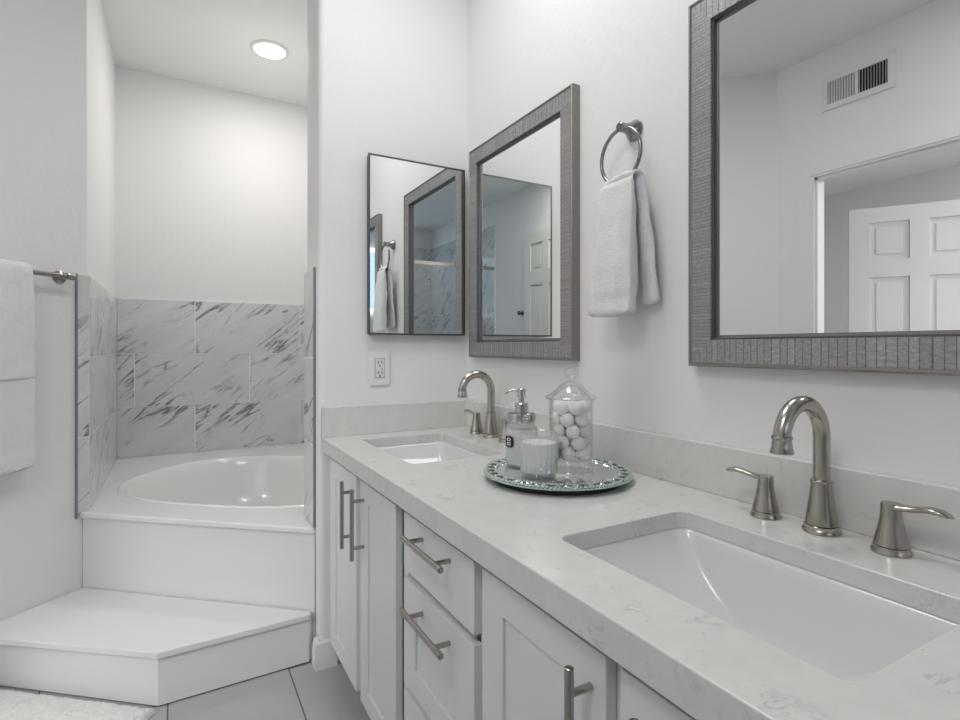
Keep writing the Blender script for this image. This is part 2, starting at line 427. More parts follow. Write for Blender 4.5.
e = MB(); a_, b_ = lw(-.061), lw(-.058); n_ = N*.0115
e.prism([(a_.x, a_.y), ((a_+n_).x, (a_+n_).y), ((b_+n_).x, (b_+n_).y), (b_.x, b_.y)], ZD-.0215, 1.373); struct(e, 'trim_2', M_edge)
struct(MB().box((-.5840, .0490, ZD+.0005), (-.574, .052, 1.373)), 'trim_3', M_edge)
# shower walls behind the camera, seen only in the mirrors
RS = [(.305*k, .305*(k+1)) for k in range(7, -1, -1)]
tile_panel('wall_tile_shower', (XV, 0, 0), (0, 1, 0), (1, 0, 0), YR+.01, -3.25, RS, [tuple(YR+.3*(k % 2)+.61*j for j in range(1, 4)) for k in range(8)], tid0=80)
tile_panel('wall_tile_rear', (0, YR, 0), (-1, 0, 0), (0, 1, 0), 1.51, 2.06, RS, [(1.8,) if k % 2 else () for k in range(8)], tid0=120)

# ------------------------------------------------------------------ bathtub and step
ZD = .462
La, Lb = Vector((-1.3255, .6765)), Vector((-.5875, .052)); ld = (Lb-La).normalized(); ln_ = Vector((-ld.y, ld.x))    # ln_ points into the alcove
if ln_.dot(Vector((0, 1))) < 0: ln_ = -ln_
tub = thing('bathtub', (-.62, .95, 0), 'white acrylic corner bathtub set in the marble tiled alcove', 'bathtub')
C0 = Vector((-.605, .920)); ta, tb = .655, .485
def oval(a, b, ex=2.5, n=72, sh=(0, 0)):
    out = []
    for k in range(n):
        t_ = 2*pi*k/n; c_, s_ = cos(t_), sin(t_)
        x = a*math.copysign(abs(c_)**(2/ex), c_); y = b*math.copysign(abs(s_)**(2/ex), s_)
        p = C0+ld*(x+sh[0])+ln_*(y+sh[1]); out.append((p.x, p.y))
    return out
deck_poly = [tuple(La), (-1.3015, .6995), (-1.3015, 1.803), (.099, 1.803), (.099, .212), (-.5755, .212), (-.5755, .052), tuple(Lb)]
mb = MB(); slab(mb, deck_poly, [oval(ta, tb)], ZD-.022, ZD)
mb.build('deck', M_acryl, tub, bevel=.006, seg=3)
ringz = [(1.0, ZD-.024), (1.0, ZD-.004), (.985, ZD+.004), (.965, ZD+.002), (.945, ZD-.015), (.92, ZD-.06), (.86, ZD-.18), (.80, ZD-.27), (.72, ZD-.315), (.55, ZD-.33), (.2, ZD-.335)]
mb = MB(); mb.loft([[(x, y, z) for x, y in oval(ta*f+.004, tb*f+.004)] for f, z in ringz], cap0=False, cap1=True)
mb.build('basin', M_acryl, tub, smooth='all', recalc=False)
bo = tub.children[-1]
mb = MB(); fa, fb = La+ln_*.012, Lb+ln_*.012; fa2, fb2 = fa+ln_*.02, fb+ln_*.02
mb.prism([(fa.x+.004, fa.y), (fb.x-.0, fb.y), (-.578, fb.y-.008), (-.578, fb2.y+.01), (fa2.x+.024, fa2.y)], .0, ZD-.022)
mb.build('apron', M_step, tub)
ov = MB().lathe([(.0, 0), (.03, 0), (.034, .006), (.0, .010)], (-.22, .62, .118), 24).build('drain', M_chrome, tub, smooth=True)

step = thing('tub_step', (-1.1, .3, 0), 'white painted step platform in front of the bathtub', 'step')
def wl(Y): return W0.x+(Y-W0.y)*U.x/U.y
poly = [(fb.x-.008, fb.y-.003), (fa.x+.002, fa.y-.003), (wl(.665)+.003, .665), (wl(.44)+.003, .44), (-1.05, .024), (-.597, .039)]
mb = MB(); mb.prism(poly, .15, .171); mb.build('tread', M_step, step, bevel=.004, seg=3)
cx = sum(p[0] for p in poly)/6; cy = sum(p[1] for p in poly)/6
ins = [(fb.x-.008, fb.y-.003), (fa.x+.002, fa.y-.003), (wl(.665)+.003, .665), (wl(.458)+.006, .458), (-1.048, .033), (-.60, .046)]
mb = MB(); mb.prism(ins, .005, .15); mb.build('riser', M_step, step)
ins2 = ins[:3]+[(ins[3][0]+.006, ins[3][1]+.004), (-1.047, .038), (-.602, .050)]
MB().prism(ins2, 0, .005).build('base_gap', M_dark, step)

# ------------------------------------------------------------------ vanity
HC = .7869
def pull(parent, p0, p1, out, d=.034):
    p0, p1, out = Vector(p0), Vector(p1), Vector(out); L = (p1-p0).length; dr = (p1-p0).normalized()
    m_ = MB().tube([p0+out*d, p0+dr*.0006+out*d, p1-dr*.0006+out*d, p1+out*d], [.0052, .006, .006, .0052], 16)
    for f in (.17, .83):
        q = p0+dr*(L*f); m_.tube([q+out*.0005, q+out*(d-.001)], .0048, 12)
    h = m_.build('handle', M_pull, parent, smooth=True)
    return h
XF, XB = -.55, -.532
def shaker(mb, y0, y1, z0, z1, st=.065, rl=.055, inset=True):
    """front facing -X"""
    ya, yb = max(y0, y1), min(y0, y1)
    if not inset: mb.box((XF, yb, z0), (XB, ya, z1)); return
    n0 = len(mb.bm.verts)
    slab(mb, [(yb, z0), (ya, z0), (ya, z1), (yb, z1)], [[(yb+st, z0+rl), (ya-st, z0+rl), (ya-st, z1-rl), (yb+st, z1-rl)]], XB, XF)
    for v in mb.bm.verts: v.co = Vector((v.co.z, v.co.x, v.co.y))
    mb.box((XF+.005, yb+st, z0+rl), (XB-.001, ya-st, z1-rl))
def cabinet(name, y0, y1, label):
    c = thing(name, (-.28, (y0+y1)/2, 0), label, 'cabinet', 'vanity cabinet units')
    k = MB(); X1 = -.531; e = .0006
    # open carcass: sides, bottom, back, face frame
    k.box((X1+.018, y0-e, .10), (-.012, y0-.018, .741)); k.box((X1+.018, y1+.018, .10), (-.012, y1+e, .741))
    k.box((X1+.018, y0-.018, .10), (-.012, y1+.018, .118)); k.box((-.02, y0-.018, .118), (-.012, y1+.018, .60))
    k.build('carcass', M_cabin, c)
    f = MB(); f.box((X1, y0-e, .10), (X1+.018, y0-.03, .741)); f.box((X1, y1+.03, .10), (X1+.018, y1+e, .741))
    f.box((X1, y0-.03, .10), (X1+.018, y1+.03, .12)); f.box((X1, y0-.03, .715), (X1+.018, y1+.03, .741))
    f.build('face_frame', M_cab, c)
    MB().box((-.46, y0-e, 0), (-.44, y1+e, .10)).build('toe_kick', M_cabin, c)
    return c
c1 = cabinet('vanity_cabinet', -.004, -.662, 'white shaker two door vanity cabinet under the far sink beside the end wall')
for (ya, yb, hy) in ((-.05, -.35, -.322), (-.39, -.670, -.424)):
    k = MB(); shaker(k, ya, yb, .105, .722); d = k.build('door', M_cab, c1, bevel=.0015, seg=2)
    pull(d, (XF, hy, .513), (XF, hy, .706), (-1, 0, 0))
MB().box((-.531, -.3525, .12), (-.513, -.3875, .715)).build('centre_stile', M_cab, c1)
c2 = cabinet('vanity_drawer_cabinet', -.676, -1.030, 'white vanity drawer bank of three drawers between the two door cabinets')
for i, (z0, z1) in enumerate(((.594, .722), (.338, .576), (.105, .320))):
    k = MB(); shaker(k, -.722, -1.052, z0, z1, inset=i > 0); d = k.build('drawer', M_cab, c2, bevel=.0015)
    hz = (.692, .537, .285)[i]
    pull(d, (XF, -.797, hz), (XF, -.991, hz), (-1, 0, 0))
for z in (.585, .329): MB().box((-.531, -.7066, z-.012), (-.513, -.9994, z+.012)).build('rail', M_cab, c2)
c3 = cabinet('vanity_cabinet', -1.044, -1.735, 'white shaker two door vanity cabinet under the near sink')
for (ya, yb, hy) in ((-1.08, -1.38, -1.353), (-1.404, -1.712, -1.460)):
    k = MB(); shaker(k, ya, yb, .105, .722); d = k.build('door', M_cab, c3, bevel=.0015)
    pull(d, (XF, hy, .513), (XF, hy, .706), (-1, 0, 0))

MB().box((-.531, -1.374, .12), (-.513, -1.4095, .715)).build('centre_stile', M_cab, c3)

# countertop with sink cut-outs and backsplashes
S1 = (-.462, -.168, -.552, -.115); S2 = (-.462, -.168, -1.607, -1.172)
ct_ = thing('countertop', (-.28, -.87, .742), 'pale speckled quartz vanity countertop with two sink openings', 'countertop')
mb = MB(); slab(mb, [(-.57, -1.745), (-.001, -1.745), (-.001, -.001), (-.57, -.001)], [rrect(*S1, .022), rrect(*S2, .022)], HC-.03, HC)
mb.box((-.57, -1.745, .742), (-.553, -.001, HC-.03))
top = mb.build('slab', M_quartz, ct_)
wa = top.data.attributes.new('bevel_weight_edge', 'FLOAT', 'EDGE'); zt_ = max(v.co.z for v in top.data.vertices)
bmx = bmesh.new(); bmx.from_mesh(top.data); bmx.edges.ensure_lookup_table()
for e_ in bmx.edges:
    if all(abs(v.co.z-zt_) < 1e-5 for v in e_.verts) and len(e_.link_faces) == 2 and abs(e_.link_faces[0].normal.z-e_.link_faces[1].normal.z) > .5: wa.data[e_.index].value = 1.
bmx.free()
bm_ = top.modifiers.new('bevel', 'BEVEL'); bm_.width = .0022; bm_.segments = 2; bm_.limit_method = 'WEIGHT'
MB().box((-.021, -1.745, HC+.0002), (-.001, -.022, HC+.102)).build('backsplash', M_quartz, ct_, bevel=.0015)
MB().box((-.57, -.0215, HC+.0002), (-.001, -.001, HC+.102)).build('backsplash', M_quartz, ct_, bevel=.0015)

def sink(x0, x1, y0, y1, label):
    cx, cy = (x0+x1)/2, (y0+y1)/2; zt = HC-.0305
    o = thing('sink', (cx, cy, zt-.155), label, 'sink', 'undermount sinks in the countertop')
    hx, hy = (x1-x0)/2, (y1-y0)/2
    def ring(fx, fy, z, r): return [(x, y, z) for x, y in rrect(cx-fx, cx+fx, cy-fy, cy+fy, r, 8)]
    mb = MB()
    prof = [(hx+.02, hy+.02, -.012, .03), (hx+.02, hy+.02, 0, .03), (hx+.001, hy+.001, 0, .024), (hx-.003, hy-.004, -.006, .03), (hx-.005, hy-.013, -.020, .026), (hx-.009, hy-.027, -.038, .026), (hx-.013, hy-.045, -.057, .026), (hx-.018, hy-.070, -.077, .026), (hx-.023, hy-.098, -.095, .026),
            (hx-.030, hy-.126, -.110, .028), (hx-.040, hy-.148, -.120, .030), (hx-.055, hy-.168, -.126, .030), (hx-.085, hy-.190, -.131, .02), (.02, .02, -.136, .0199)]
    mb.loft([ring(a, b, zt+z*1.12, r) for a, b, z, r in prof], cap0=False, cap1=True)
    b = mb.build('basin', M_porc, o, smooth='all', recalc=False)
    MB().lathe([(0, 0), (.022, 0), (.024, .002), (.016, .004), (.0, .003)], (cx, cy, zt-.1523), 24).build('drain', M_nickel, o, smooth=True)
    return o
sink(*S1, 'white rectangular undermount sink below the far faucet'); sink(*S2, 'white rectangular undermount sink below the near faucet')

# faucets: spout, two lever handles
def faucet(y, label):
    z = HC; x = -.064
    f = thing('faucet', (x, y, z), label, 'faucet', 'faucets on the vanity')
    MB().lathe([(0, .0003), (.0285, .0003), (.0285, .005), (.0262, .008), (.0265, .012), (.022, .014)], (x, y, z), 36).build('base_flange', M_nickel, f, smooth=True)
    MB().lathe([(.0, .0142), (.0240, .0142), (.0238, .018), (.0215, .035), (.0185, .055), (.0162, .074), (.0157, .081), (.0168, .082), (.0168, .086), (.0135, .088), (0, .088)], (x, y, z), 36).build('column', M_nickel, f, smooth=True)
    R = .0560; pts = [(x, y, z+.086), (x, y, z+.13), (x, y, z+.155)]
    for k in range(1, 17): a = pi*k/16*.94; pts.append((x-R+R*cos(a), y, z+.158+R*sin(a)*1.03))
    l = pts[-1]; pts.append((l[0]+.0002, y, l[2]-.002))
    MB().tube(pts, .0128, 24).build('spout', M_nickel, f, smooth=True)
    ex, ez = pts[-1][0], pts[-1][2]
    MB().lathe([(.0128, .002), (.0152, .001), (.0152, -.003), (.0138, -.005), (.0150, -.016), (.0172, -.024), (.0165, -.026), (.011, -.026), (.011, -.015), (0, -.015)], (ex, y, ez), 28).build('aerator', M_nickel, f, smooth=True)
    for s in (1, -1):
        hy = y+(.095 if s > 0 else -.1015)
        h = MB().lathe([(0, .0003), (.0255, .0003), (.0255, .004), (.0235, .007), (.0235, .010), (.0205, .012)], (x-.004, hy, z), 32).build('handle', M_nickel, f, smooth=True)
        MB().lathe([(0, .0122), (.0225, .0122), (.0215, .018), (.0175, .034), (.0145, .049), (.0134, .061), (.0134, .0715), (.0128, .074), (0, .0745)], (x-.004, hy, z), 32).build('handle_body', M_nickel, h, smooth=True)
        P_ = [(0, .0685), (.006, .0692), (.016, .0698), (.027, .071), (.038, .0735), (.049, .0755), (.060, .0750), (.069, .0725), (.075, .0710)]
        rr = [.0125, .0122, .0098, .0075, .0075, .0098, .0108, .0085, .002]
        fl = [(.45, 1.0), (.45, 1), (.5, 1), (.62, 1), (.62, 1), (.5, 1.05), (.45, 1.05), (.42, 1), (.5, 1)]
        MB().tube([(x-.004-.1*q*(1 if s > 0 else .1), hy+s*q*1.0, z+w_) for q, w_ in P_], rr, 16, flat=fl).build('lever', M_nickel, h, smooth='all')
    return f
faucet(-.288, 'brushed nickel arched two handle faucet behind the far sink')
faucet(-1.367, 'brushed nickel arched two handle faucet behind the near sink')

# ------------------------------------------------------------------ wall mirrors
def wall_mirror(y0, y1, z0, z1, label):
    """y0 > y1 : on wall X=0"""
    o = thing('wall_mirror', (-.001, (y0+y1)/2, z0), label, 'mirror', 'framed wall mirrors above the vanity')
    def bars(prof, mt, name):
        mb = MB()
        for i in range(4):
            for (w0, d0), (w1, d1) in zip(prof, prof[1:]):
                def rect(w_): return [(y0-w_, z0+w_), (y1+w_, z0+w_), (y1+w_, z1-w_), (y0-w_, z1-w_)]
                A0, A1 = rect(w0)[i], rect(w0)[(i+1) % 4]; B0, B1 = rect(w1)[i], rect(w1)[(i+1) % 4]
                def ucoord(p): return p[0]*.5+i*3.1 if i % 2 == 0 else p[1]+i*3.1
                dv = math.hypot(w1-w0, d1-d0)
                mb.face([(-d0, *A0), (-d0, *A1), (-d1, *B1), (-d1, *B0)], [(ucoord(A0), w0), (ucoord(A1), w0), (ucoord(B1), w0+dv), (ucoord(B0), w0+dv)])
        return mb.build(name, mt, o, recalc=False)
    bars([(0, .001), (0, .024), (.001, .0275), (.004, .0295), (.0065, .029), (.008, .0265)], M_fedge, 'outer_edge')
    bars([(.008, .0265), (.0095, .0268), (.056, .0268), (.0564, .0215)], M_fstrip, 'frame')
    bars([(.0564, .0215), (.0600, .0212), (.0606, .0170)], M_finner, 'inner_bead')
    bars([(.0606, .0170), (.0612, .0125), (.066, .012)], M_fedge, 'inner_edge')
    MB().box((-.002, y0-.003, z0+.003), (-.0075, y1+.003, z1-.003)).build('backing', M_dark, o)
    gl = MB(); w_ = .064
    gl.face([(-.0118, y0-w_, z0+w_), (-.0118, y1+w_, z0+w_), (-.0118, y1+w_, z1-w_), (-.0118, y0-w_, z1-w_)])
    gl.build('mirror_glass', M_mirror, o)
    return o
wall_mirror(-.058, -.676, 1.055, 1.838, 'silver strip framed wall mirror in the corner beside the medicine cabinet')
wall_mirror(-1.069, -1.682, 1.0525, 1.836, 'large silver strip framed wall mirror above the near sink')

# mirrored medicine cabinet on the end wall
mc = thing('medicine_cabinet', (-.22, -.001, 1.138), 'mirrored medicine cabinet with a thin dark edge on the end wall', 'medicine cabinet')
x0, x1, z0, z1 = -.412, -.029, 1.138, 1.777
MB().box((x0+.004, -.001, z0+.004), (x1-.004, -.022, z1-.004)).build('body', M_cabframe, mc)
mb = MB(); w_ = .006
for a_, b_ in (((x0, z0), (x1, z0+w_)), ((x0, z1-w_), (x1, z1)), ((x0, z0+w_), (x0+w_, z1-w_)), ((x1-w_, z0+w_), (x1, z1-w_))): mb.box((a_[0], -.0222, a_[1]), (b_[0], -.031, b_[1]))
mb.build('door_frame', M_cabframe, mc)
MB().box((x0+w_, -.0224, z0+w_), (x1-w_, -.0295, z1-w_)).build('mirror_glass', M_mirror, mc)

# outlet
ou = thing('wall_outlet', (-.362, -.001, .959), 'white duplex electrical outlet on the end wall below the medicine cabinet', 'outlet')
MB().box((-.400, -.0005, .956), (-.324, -.006, 1.078)).build('cover_plate', M_wall, ou, bevel=.003, seg=3)
MB().box((-.379, -.0062, .985), (-.345, -.0085, 1.052)).build('receptacle', M_white_plastic, ou, bevel=.001)
rc = ou.children[-1]
mb = MB()
for zc in (1.036, .999):
    for dx in (-.007, .007): mb.box((-.362+dx-.0014, -.0084, zc-.001), (-.362+dx+.0014, -.0089, zc+.008))
    mb.box((-.3645, -.0084, zc-.0115), (-.3595, -.0089, zc-.0065))
mb.box((-.356, -.0084, 1.0135), (-.352, -.0089, 1.0165))
mb.build('slots', M_slot, rc)
fr_ = MB()
for a_, b_ in (((-.3805, .9835), (-.3790, 1.0535)), ((-.3450, .9835), (-.3435, 1.0535)), ((-.379, 1.052), (-.345, 1.0535)), ((-.379, .9835), (-.345, .985))): fr_.box((a_[0], -.0062, a_[1]), (b_[0], -.0065, b_[1]))
fr_.build('receptacle_gap', mat('outlet_gap', (.15, .15, .15), .6), ou)

# ------------------------------------------------------------------ towel ring and its towel
tr = thing('towel_ring', (-.001, -.886, 1.64), 'brushed nickel towel ring on the wall between the two large mirrors', 'towel ring')
ry, rz, rR = -.887, 1.562, .0665
MB().lathe([(0, .0005), (.026, .0005), (.026, .005), (.023, .008), (.017, .018), (.012, .030), (.0105, .040), (.012, .043), (.0125, .052), (.0085, .056), (.0, .056)], (0, ry, 1.634), 28, axis=(-1, 0, 0)).build('mount', M_nickeld, tr, smooth=True)
mb = MB(); pts = []
n = 48; rings = []
for k in range(n):
    a = 2*pi*k/n; c_ = Vector((-.050, ry+rR*sin(a), rz+rR*cos(a))); rd = Vector((0, sin(a), cos(a)))
    rings.append([c_+rd*(.0048*cos(b))+Vector((1, 0, 0))*(.0048*sin(b)) for b in [2*pi*j/12 for j in range(12)]])
rings.append(rings[0]); mb.loft(rings, False, False); bmesh.ops.remove_doubles(mb.bm, verts=mb.bm.verts, dist=1e-6)
mb.build('ring', M_nickeld, tr, smooth='all')

def towel_loft(name, stations, ydir, parent=None, n=56, wr=.003, seed=1):
    """stations: (center, thickness direction, half width, half thickness). ydir = width direction"""
    rnd = random.Random(seed); ph = [rnd.uniform(0, 6.28) for _ in range(8)]
    yd = Vector(ydir).normalized(); rings = []
    for i, (c_, td, hw, ht, amp) in enumerate(stations):
        c_, td = Vector(c_), Vector(td).normalized(); ring = []
        for k in range(n):
            a = 2*pi*k/n; ca, sa = cos(a), sin(a)
            x = hw*math.copysign(abs(ca)**.55, ca); y = ht*math.copysign(abs(sa)**.55, sa)
            q = x/hw
            fold = amp*(sin(2.3*pi*q*.5+ph[0]+i*.03)*.6+sin(3.7*pi*q*.5+ph[1]-i*.05)*.4)+wr*sin(9*q+ph[2]+i*.22)*sin(i*.31+ph[3])*.5
            pp_ = c_+yd*x+td*(y+fold); d_ = mn.noise(pp_*22+Vector((seed, 0, 0)))*.0030+mn.noise(pp_*55)*.0016
            ring.append(pp_+td*(d_*wr*400)*(1 if sa >= 0 else .4))
        rings.append(ring)
    mb = MB(); mb.loft(rings); return mb

st = []
X_, Zr = -.050, rz-rR   # ring bottom centre line
def lerp(a, b, t_): return a+(b-a)*t_
NB = 22
for k in range(NB+1):          # back panel, bottom to top
    t_ = k/NB; z = lerp(1.192, Zr-.004, t_); hw = lerp(.084, .052, t_**1.4); cyy = lerp(-.902, -.899, t_)
    ht = .0095 if 0 < k else .006
    if k in (2, 3): ht = .008
    st.append(((lerp(-.022, -.036, t_), cyy, z), (1, 0, 0), hw if k else hw-.004, ht, lerp(.0025, .001, t_)))
for k in range(1, 8):          # over the ring
    a = pi*k/8; st.append(((X_+.0150*cos(a), -.899+.008*k/8, Zr+.002+.0135*sin(a)), (cos(a), 0, sin(a)), .051, .0065, .0008))
for k in range(NB+1):
    t_ = k/NB; z = lerp(Zr-.004, 1.166, t_); hw = lerp(.053, .074, t_**.6); cyy = lerp(-.891, -.886, t_)
    ht = lerp(.010, .023, min(1, t_*1.6))
    if k in (19, 20): ht -= .003
    if k == NB: ht *= .8; hw -= .003
    st.append(((lerp(-.066, -.080, t_), cyy, z), (1, 0, 0), hw, ht, lerp(.002, .006, t_)))
tw = towel_loft('hand_towel', st, (0, 1, 0), seed=3, wr=.0048).build('hand_towel', M_towel, smooth='all', subsurf=1)
tag(recentre(tw), 'white terry hand towel hanging from the towel ring between the mirrors', 'towel')

# ------------------------------------------------------------------ towel bar with two towels on the left wall
ZB = 1.352; SB = -.118
tbar = thing('towel_bar', lw(-.4, .001, ZB), 'brushed nickel towel bar on the grey left wall beside the tile edge', 'towel bar')
p0, p1 = lw(-.69, .06, ZB), lw(-.103, .06, ZB)
MB().tube([p0, p1], .0085, 16).build('bar', M_nickeld, tbar, smooth=True)
for s in (SB, -.675):
    MB().lathe([(0, .0005), (.0235, .0005), (.0235, .005), (.020, .008), (.012, .014), (.0095, .03), (.0095, .049), (.012, .0515)], lw(s, 0, ZB+.001), 26, axis=N).build('post', M_nickeld, tbar, smooth=True)
    mb = MB(); c_ = lw(s, .06, ZB); sg = 1 if s == SB else -1
    mb.lathe([(.0088, -.016), (.0125, -.015), (.0125, .012), (.0105, .016), (.0, .019)], c_, 22, axis=U*sg); mb.build('finial', M_nickeld, tbar, smooth=True)
def bar_towel(s0, s1, zf, zb, off, ht, seed, hems):
    c_ = (s0+s1)/2; hw = (s1-s0)/2; st = []; nb = 30
    for k in range(nb+1):
        t_ = k/nb; st.append((lw(c_, .06-off, lerp(zb, ZB-.004, t_)), N, hw-.003*(k == 0), ht*(.7 if k == 0 else 1), .0015))
    for k in range(1, 8):
        a = pi*k/8; st.append((lw(c_, .06-off*cos(a), ZB+off*sin(a)*.95), N*(-cos(a))+Vector((0, 0, sin(a))), hw, ht, .0008))
    zz = [lerp(ZB-.004, zf, k/40) for k in range(41)]
    for k, z in enumerate(zz):
        h = ht; hh = hw+.002
        for hz in hems:
            if abs(z-hz) < .006: h = ht*.72
        t_ = k/40
        if k == 40: h *= .7
        st.append((lw(c_+.006*t_, .06+off+.006*t_*(zf < .8)+.003*sin(t_*5), z), N, hh+.004*t_, h, .002+.004*t_))
    return towel_loft('bath_towel', st, U, seed=seed, n=72, wr=.002)
bt = bar_towel(-.63, -.257, .676, .72, .0155, .006, 5, (.745, .76)).build('bath_towel', M_towel, smooth='all', subsurf=1)
tag(recentre(bt), 'long white bath towel on the left wall bar, hanging lower behind the shorter one', 'towel')
bt2 = bar_towel(-.60, -.262, .985, 1.02, .0285, .0058, 9, (1.03, 1.045)).build('hand_towel', M_towel, smooth='all', subsurf=1)
tag(recentre(bt2), 'shorter white towel layered on top of the long bath towel on the left wall bar', 'towel')

# ------------------------------------------------------------------ tray and the things on it
TC = Vector((-.222, -.858)); TR = .1725; ZT = .8062
tray = thing('mirrored_tray', (TC.x, TC.y, HC), 'round mirrored tray with a crystal studded rim on the countertop', 'tray')
MB().lathe([(0, .0004), (.150, .0004), (.150, .0145), (0, .0145)], (TC.x, TC.y, HC), 64).build('base', M_dark, tray, smooth=True)  # black disc, widened to stand in for the shadow under the plate
MB().lathe([(0, .0147), (TR-.002, .0147), (TR, .0155), (TR, .0170), (TR-.002, .0180), (.0, .0180)], (TC.x, TC.y, HC), 96).build('glass_plate', M_trayedge, tray, smooth=True)
MB().lathe([(0, .0182), (TR-.003, .0182), (TR-.004, .0193), (.0, .0193)], (TC.x, TC.y, HC), 96).build('mirror', M_trayglass, tray, smooth=True)
def gem(r, h, k=8, sq=1., rot=0.):
    prof = [(r, 0), (r*.96, h*.4), (r*.55, h), (0, h)]
    mb = MB(); mb.lathe(prof, (0, 0, 0), k)
    for v in mb.bm.verts: v.co.x *= sq
    return mb
def gem_obj(name, mt, r, h, k, sq):
    mb = gem(r, h, k, sq); return mb.build(name, mt)
gem0 = gem_obj('crystal', M_dcrystal, .0068, .0035, 8, 1.4); bead0 = gem_obj('bead', M_crystal, 0.0046, .0038, 6, 1.)
gem0.parent = tray; bead0.parent = tray
NG = 30
for i in range(NG):
    a = 2*pi*i/NG; o = gem0 if i == 0 else gem0.copy()
    if i: COL.objects.link(o)
    R_ = TR-.0185; o.location = (R_*cos(a), R_*sin(a), .0194); o.rotation_euler = (0, 0, a+pi/2)
rest = MB(); beads = []
for ringr, cnt in ((TR-.0065, 120), (TR-.0300, 98)):
    for i in range(cnt): beads.append((ringr*cos(2*pi*(i+.3)/cnt), ringr*sin(2*pi*(i+.3)/cnt), random.uniform(0, 1)))
for i in range(NG):   # between the large stones
    a = 2*pi*(i+.5)/NG
    for rr_ in (TR-.0145, TR-.0225): beads.append((rr_*cos(a), rr_*sin(a), random.uniform(0, 1)))
cv = Vector((-.9966+.222, -1.866+.858)).normalized()
beads.sort(key=lambda b: -(b[0]*cv.x+b[1]*cv.y))
for i, (x, y, q) in enumerate(beads):
    if i < 100:
        o = bead0 if i == 0 else bead0.copy()
        if i: COL.objects.link(o)
        o.location = (x, y, .0194); o.rotation_euler = (random.uniform(-.12, .12)*0, 0, q*3)
    else:
        g_ = gem(0.0046, .0038, 6)
        bmesh.ops.rotate(g_.bm, verts=g_.bm.verts, cent=(0, 0, 0), matrix=Matrix.Rotation(q*3, 3, 'Z'))
        bmesh.ops.translate(g_.bm, verts=g_.bm.verts, vec=(x+TC.x, y+TC.y, HC+.0194))
        tmp = bpy.data.meshes.new('t'); g_.bm.to_mesh(tmp); g_.bm.free(); rest.bm.from_mesh(tmp); bpy.data.meshes.remove(tmp)
tag(rest.build('bead_border', M_crystal, tray), kind='stuff')
ZT = HC+.0194

# apothecary jar
JX, JY = -.194, -.875; z = ZT+.0003
jar = thing('apothecary_jar', (JX, JY, z), 'tall lidded clear glass jar full of cotton balls on the tray', 'jar')
body = [(0, .0), (.0495, 0), (.0525, .004), (.051, .009), (.047, .014), (.0455, .019), (.0495, .024), (.0510, .030), (.0510, .160), (.0525, .1635), (.0515, .166),
        (.0485, .1655), (.0478, .158), (.0478, .033), (.0465, .0275), (.040, .0245), (0, .024)]
MB().lathe(body, (JX, JY, z), 64).build('body', M_glass, jar, smooth=True)
lid = [(0, .170), (.046, .170), (.050, .1672), (.0585, .1672), (.0600, .170), (.0570, .1735), (.0460, .178), (.0350, .187), (.0250, .197), (.0150, .2035), (.0115, .2055), (0, .2055)]
lidi = [(0, .199), (.018, .196), (.030, .184), (.040, .1755), (.044, .1735), (.046, .1685), (.0585, .1668), (.0600, .1695), (.0570, .1730), (.0460, .1785), (.0350, .188), (.0250, .198), (.0150, .2045), (.0105, .2065), (0, .2070)]
lo = MB().lathe(lidi, (JX, JY, z), 64).build('lid', M_glass, jar, smooth=True)
MB().lathe([(0, .2072), (.010, .2072), (.0085, .212), (.0090, .215), (.0150, .220), (.0172, .227), (.0150, .234), (.008, .2385), (0, .2395)], (JX, JY, z), 32).build('knob', M_glass, lo, smooth=True)
# cotton balls, one mesh, many copies
cb = MB(); bmesh.ops.create_icosphere(cb.bm, subdivisions=3, radius=.0160)
for v in cb.bm.verts:
    q = v.co.normalized(); v.co *= 1+.14*mn.noise(q*2.3)+.07*mn.noise(q*6+Vector((3, 1, 2)))
    if v.co.length > .0170: v.co *= .0170/v.co.length
ball0 = cb.build('cotton_ball', M_cotton, smooth='all')
first = True
spots = []
for L in range(5):
    zc = z+.0250+.0165+L*.0262
    spots += [(.0302*cos(2*pi*k/5+L*pi/5+.2*L), .0302*sin(2*pi*k/5+L*pi/5+.2*L), zc) for k in range(5)]
    if L < 4: spots.append((0, 0, zc+.0131))
for (dx, dy, zc) in spots:
    o = ball0 if first else ball0.copy()
    if not first: COL.objects.link(o)
    first = False
    o.location = (JX+dx, JY+dy, zc+random.uniform(-.0012, .0012)); o.rotation_euler = [random.uniform(0, 6.28) for _ in range(3)]
    tag(o, 'white cotton ball inside the tall lidded glass jar', 'cotton ball', 'cotton balls in the glass jar')

# soap dispenser
SX, SY = -.265, -.774
sd = thing('soap_dispenser', (SX, SY, z), 'glass mason jar soap dispenser with silver pump on the tray', 'soap dispenser')
MB().lathe([(0, 0), (.036, 0), (.0395, .004), (.0405, .012), (.0405, .080), (.039, .090), (.034, .099), (.0325, .103), (.0325, .106), (.0295, .106), (.0295, .101), (.0365, .088), (.0382, .079), (.0382, .010), (.035, .005), (0, .005)], (SX, SY, z), 48).build('bottle', M_frostjar, sd, smooth=True)
MB().lathe([(0, .0055), (.0345, .0055), (.0376, .011), (.0376, .078), (.036, .087), (0, .088)], (SX, SY, z), 48).build('liquid_soap', M_soap, sd, smooth=True)
MB().lathe([(0, .1065), (.035, .1065), (.0362, .108), (.0350, .112), (.0362, .115), (.0350, .119), (.0362, .122), (.0352, .1265), (.030, .128), (0, .128)], (SX, SY, z), 48).build('cap', M_chrome, sd, smooth=True)
pm = MB().lathe([(0, .1282), (.0165, .1282), (.0165, .150), (.0150, .1515), (.007, .152), (.007, .163), (.0105, .164), (.0105, .185), (.0095, .186), (0, .186)], (SX, SY, z), 32).build('pump', M_chrome, sd, smooth=True)
dv = Vector((-.852, .524, 0)).normalized()
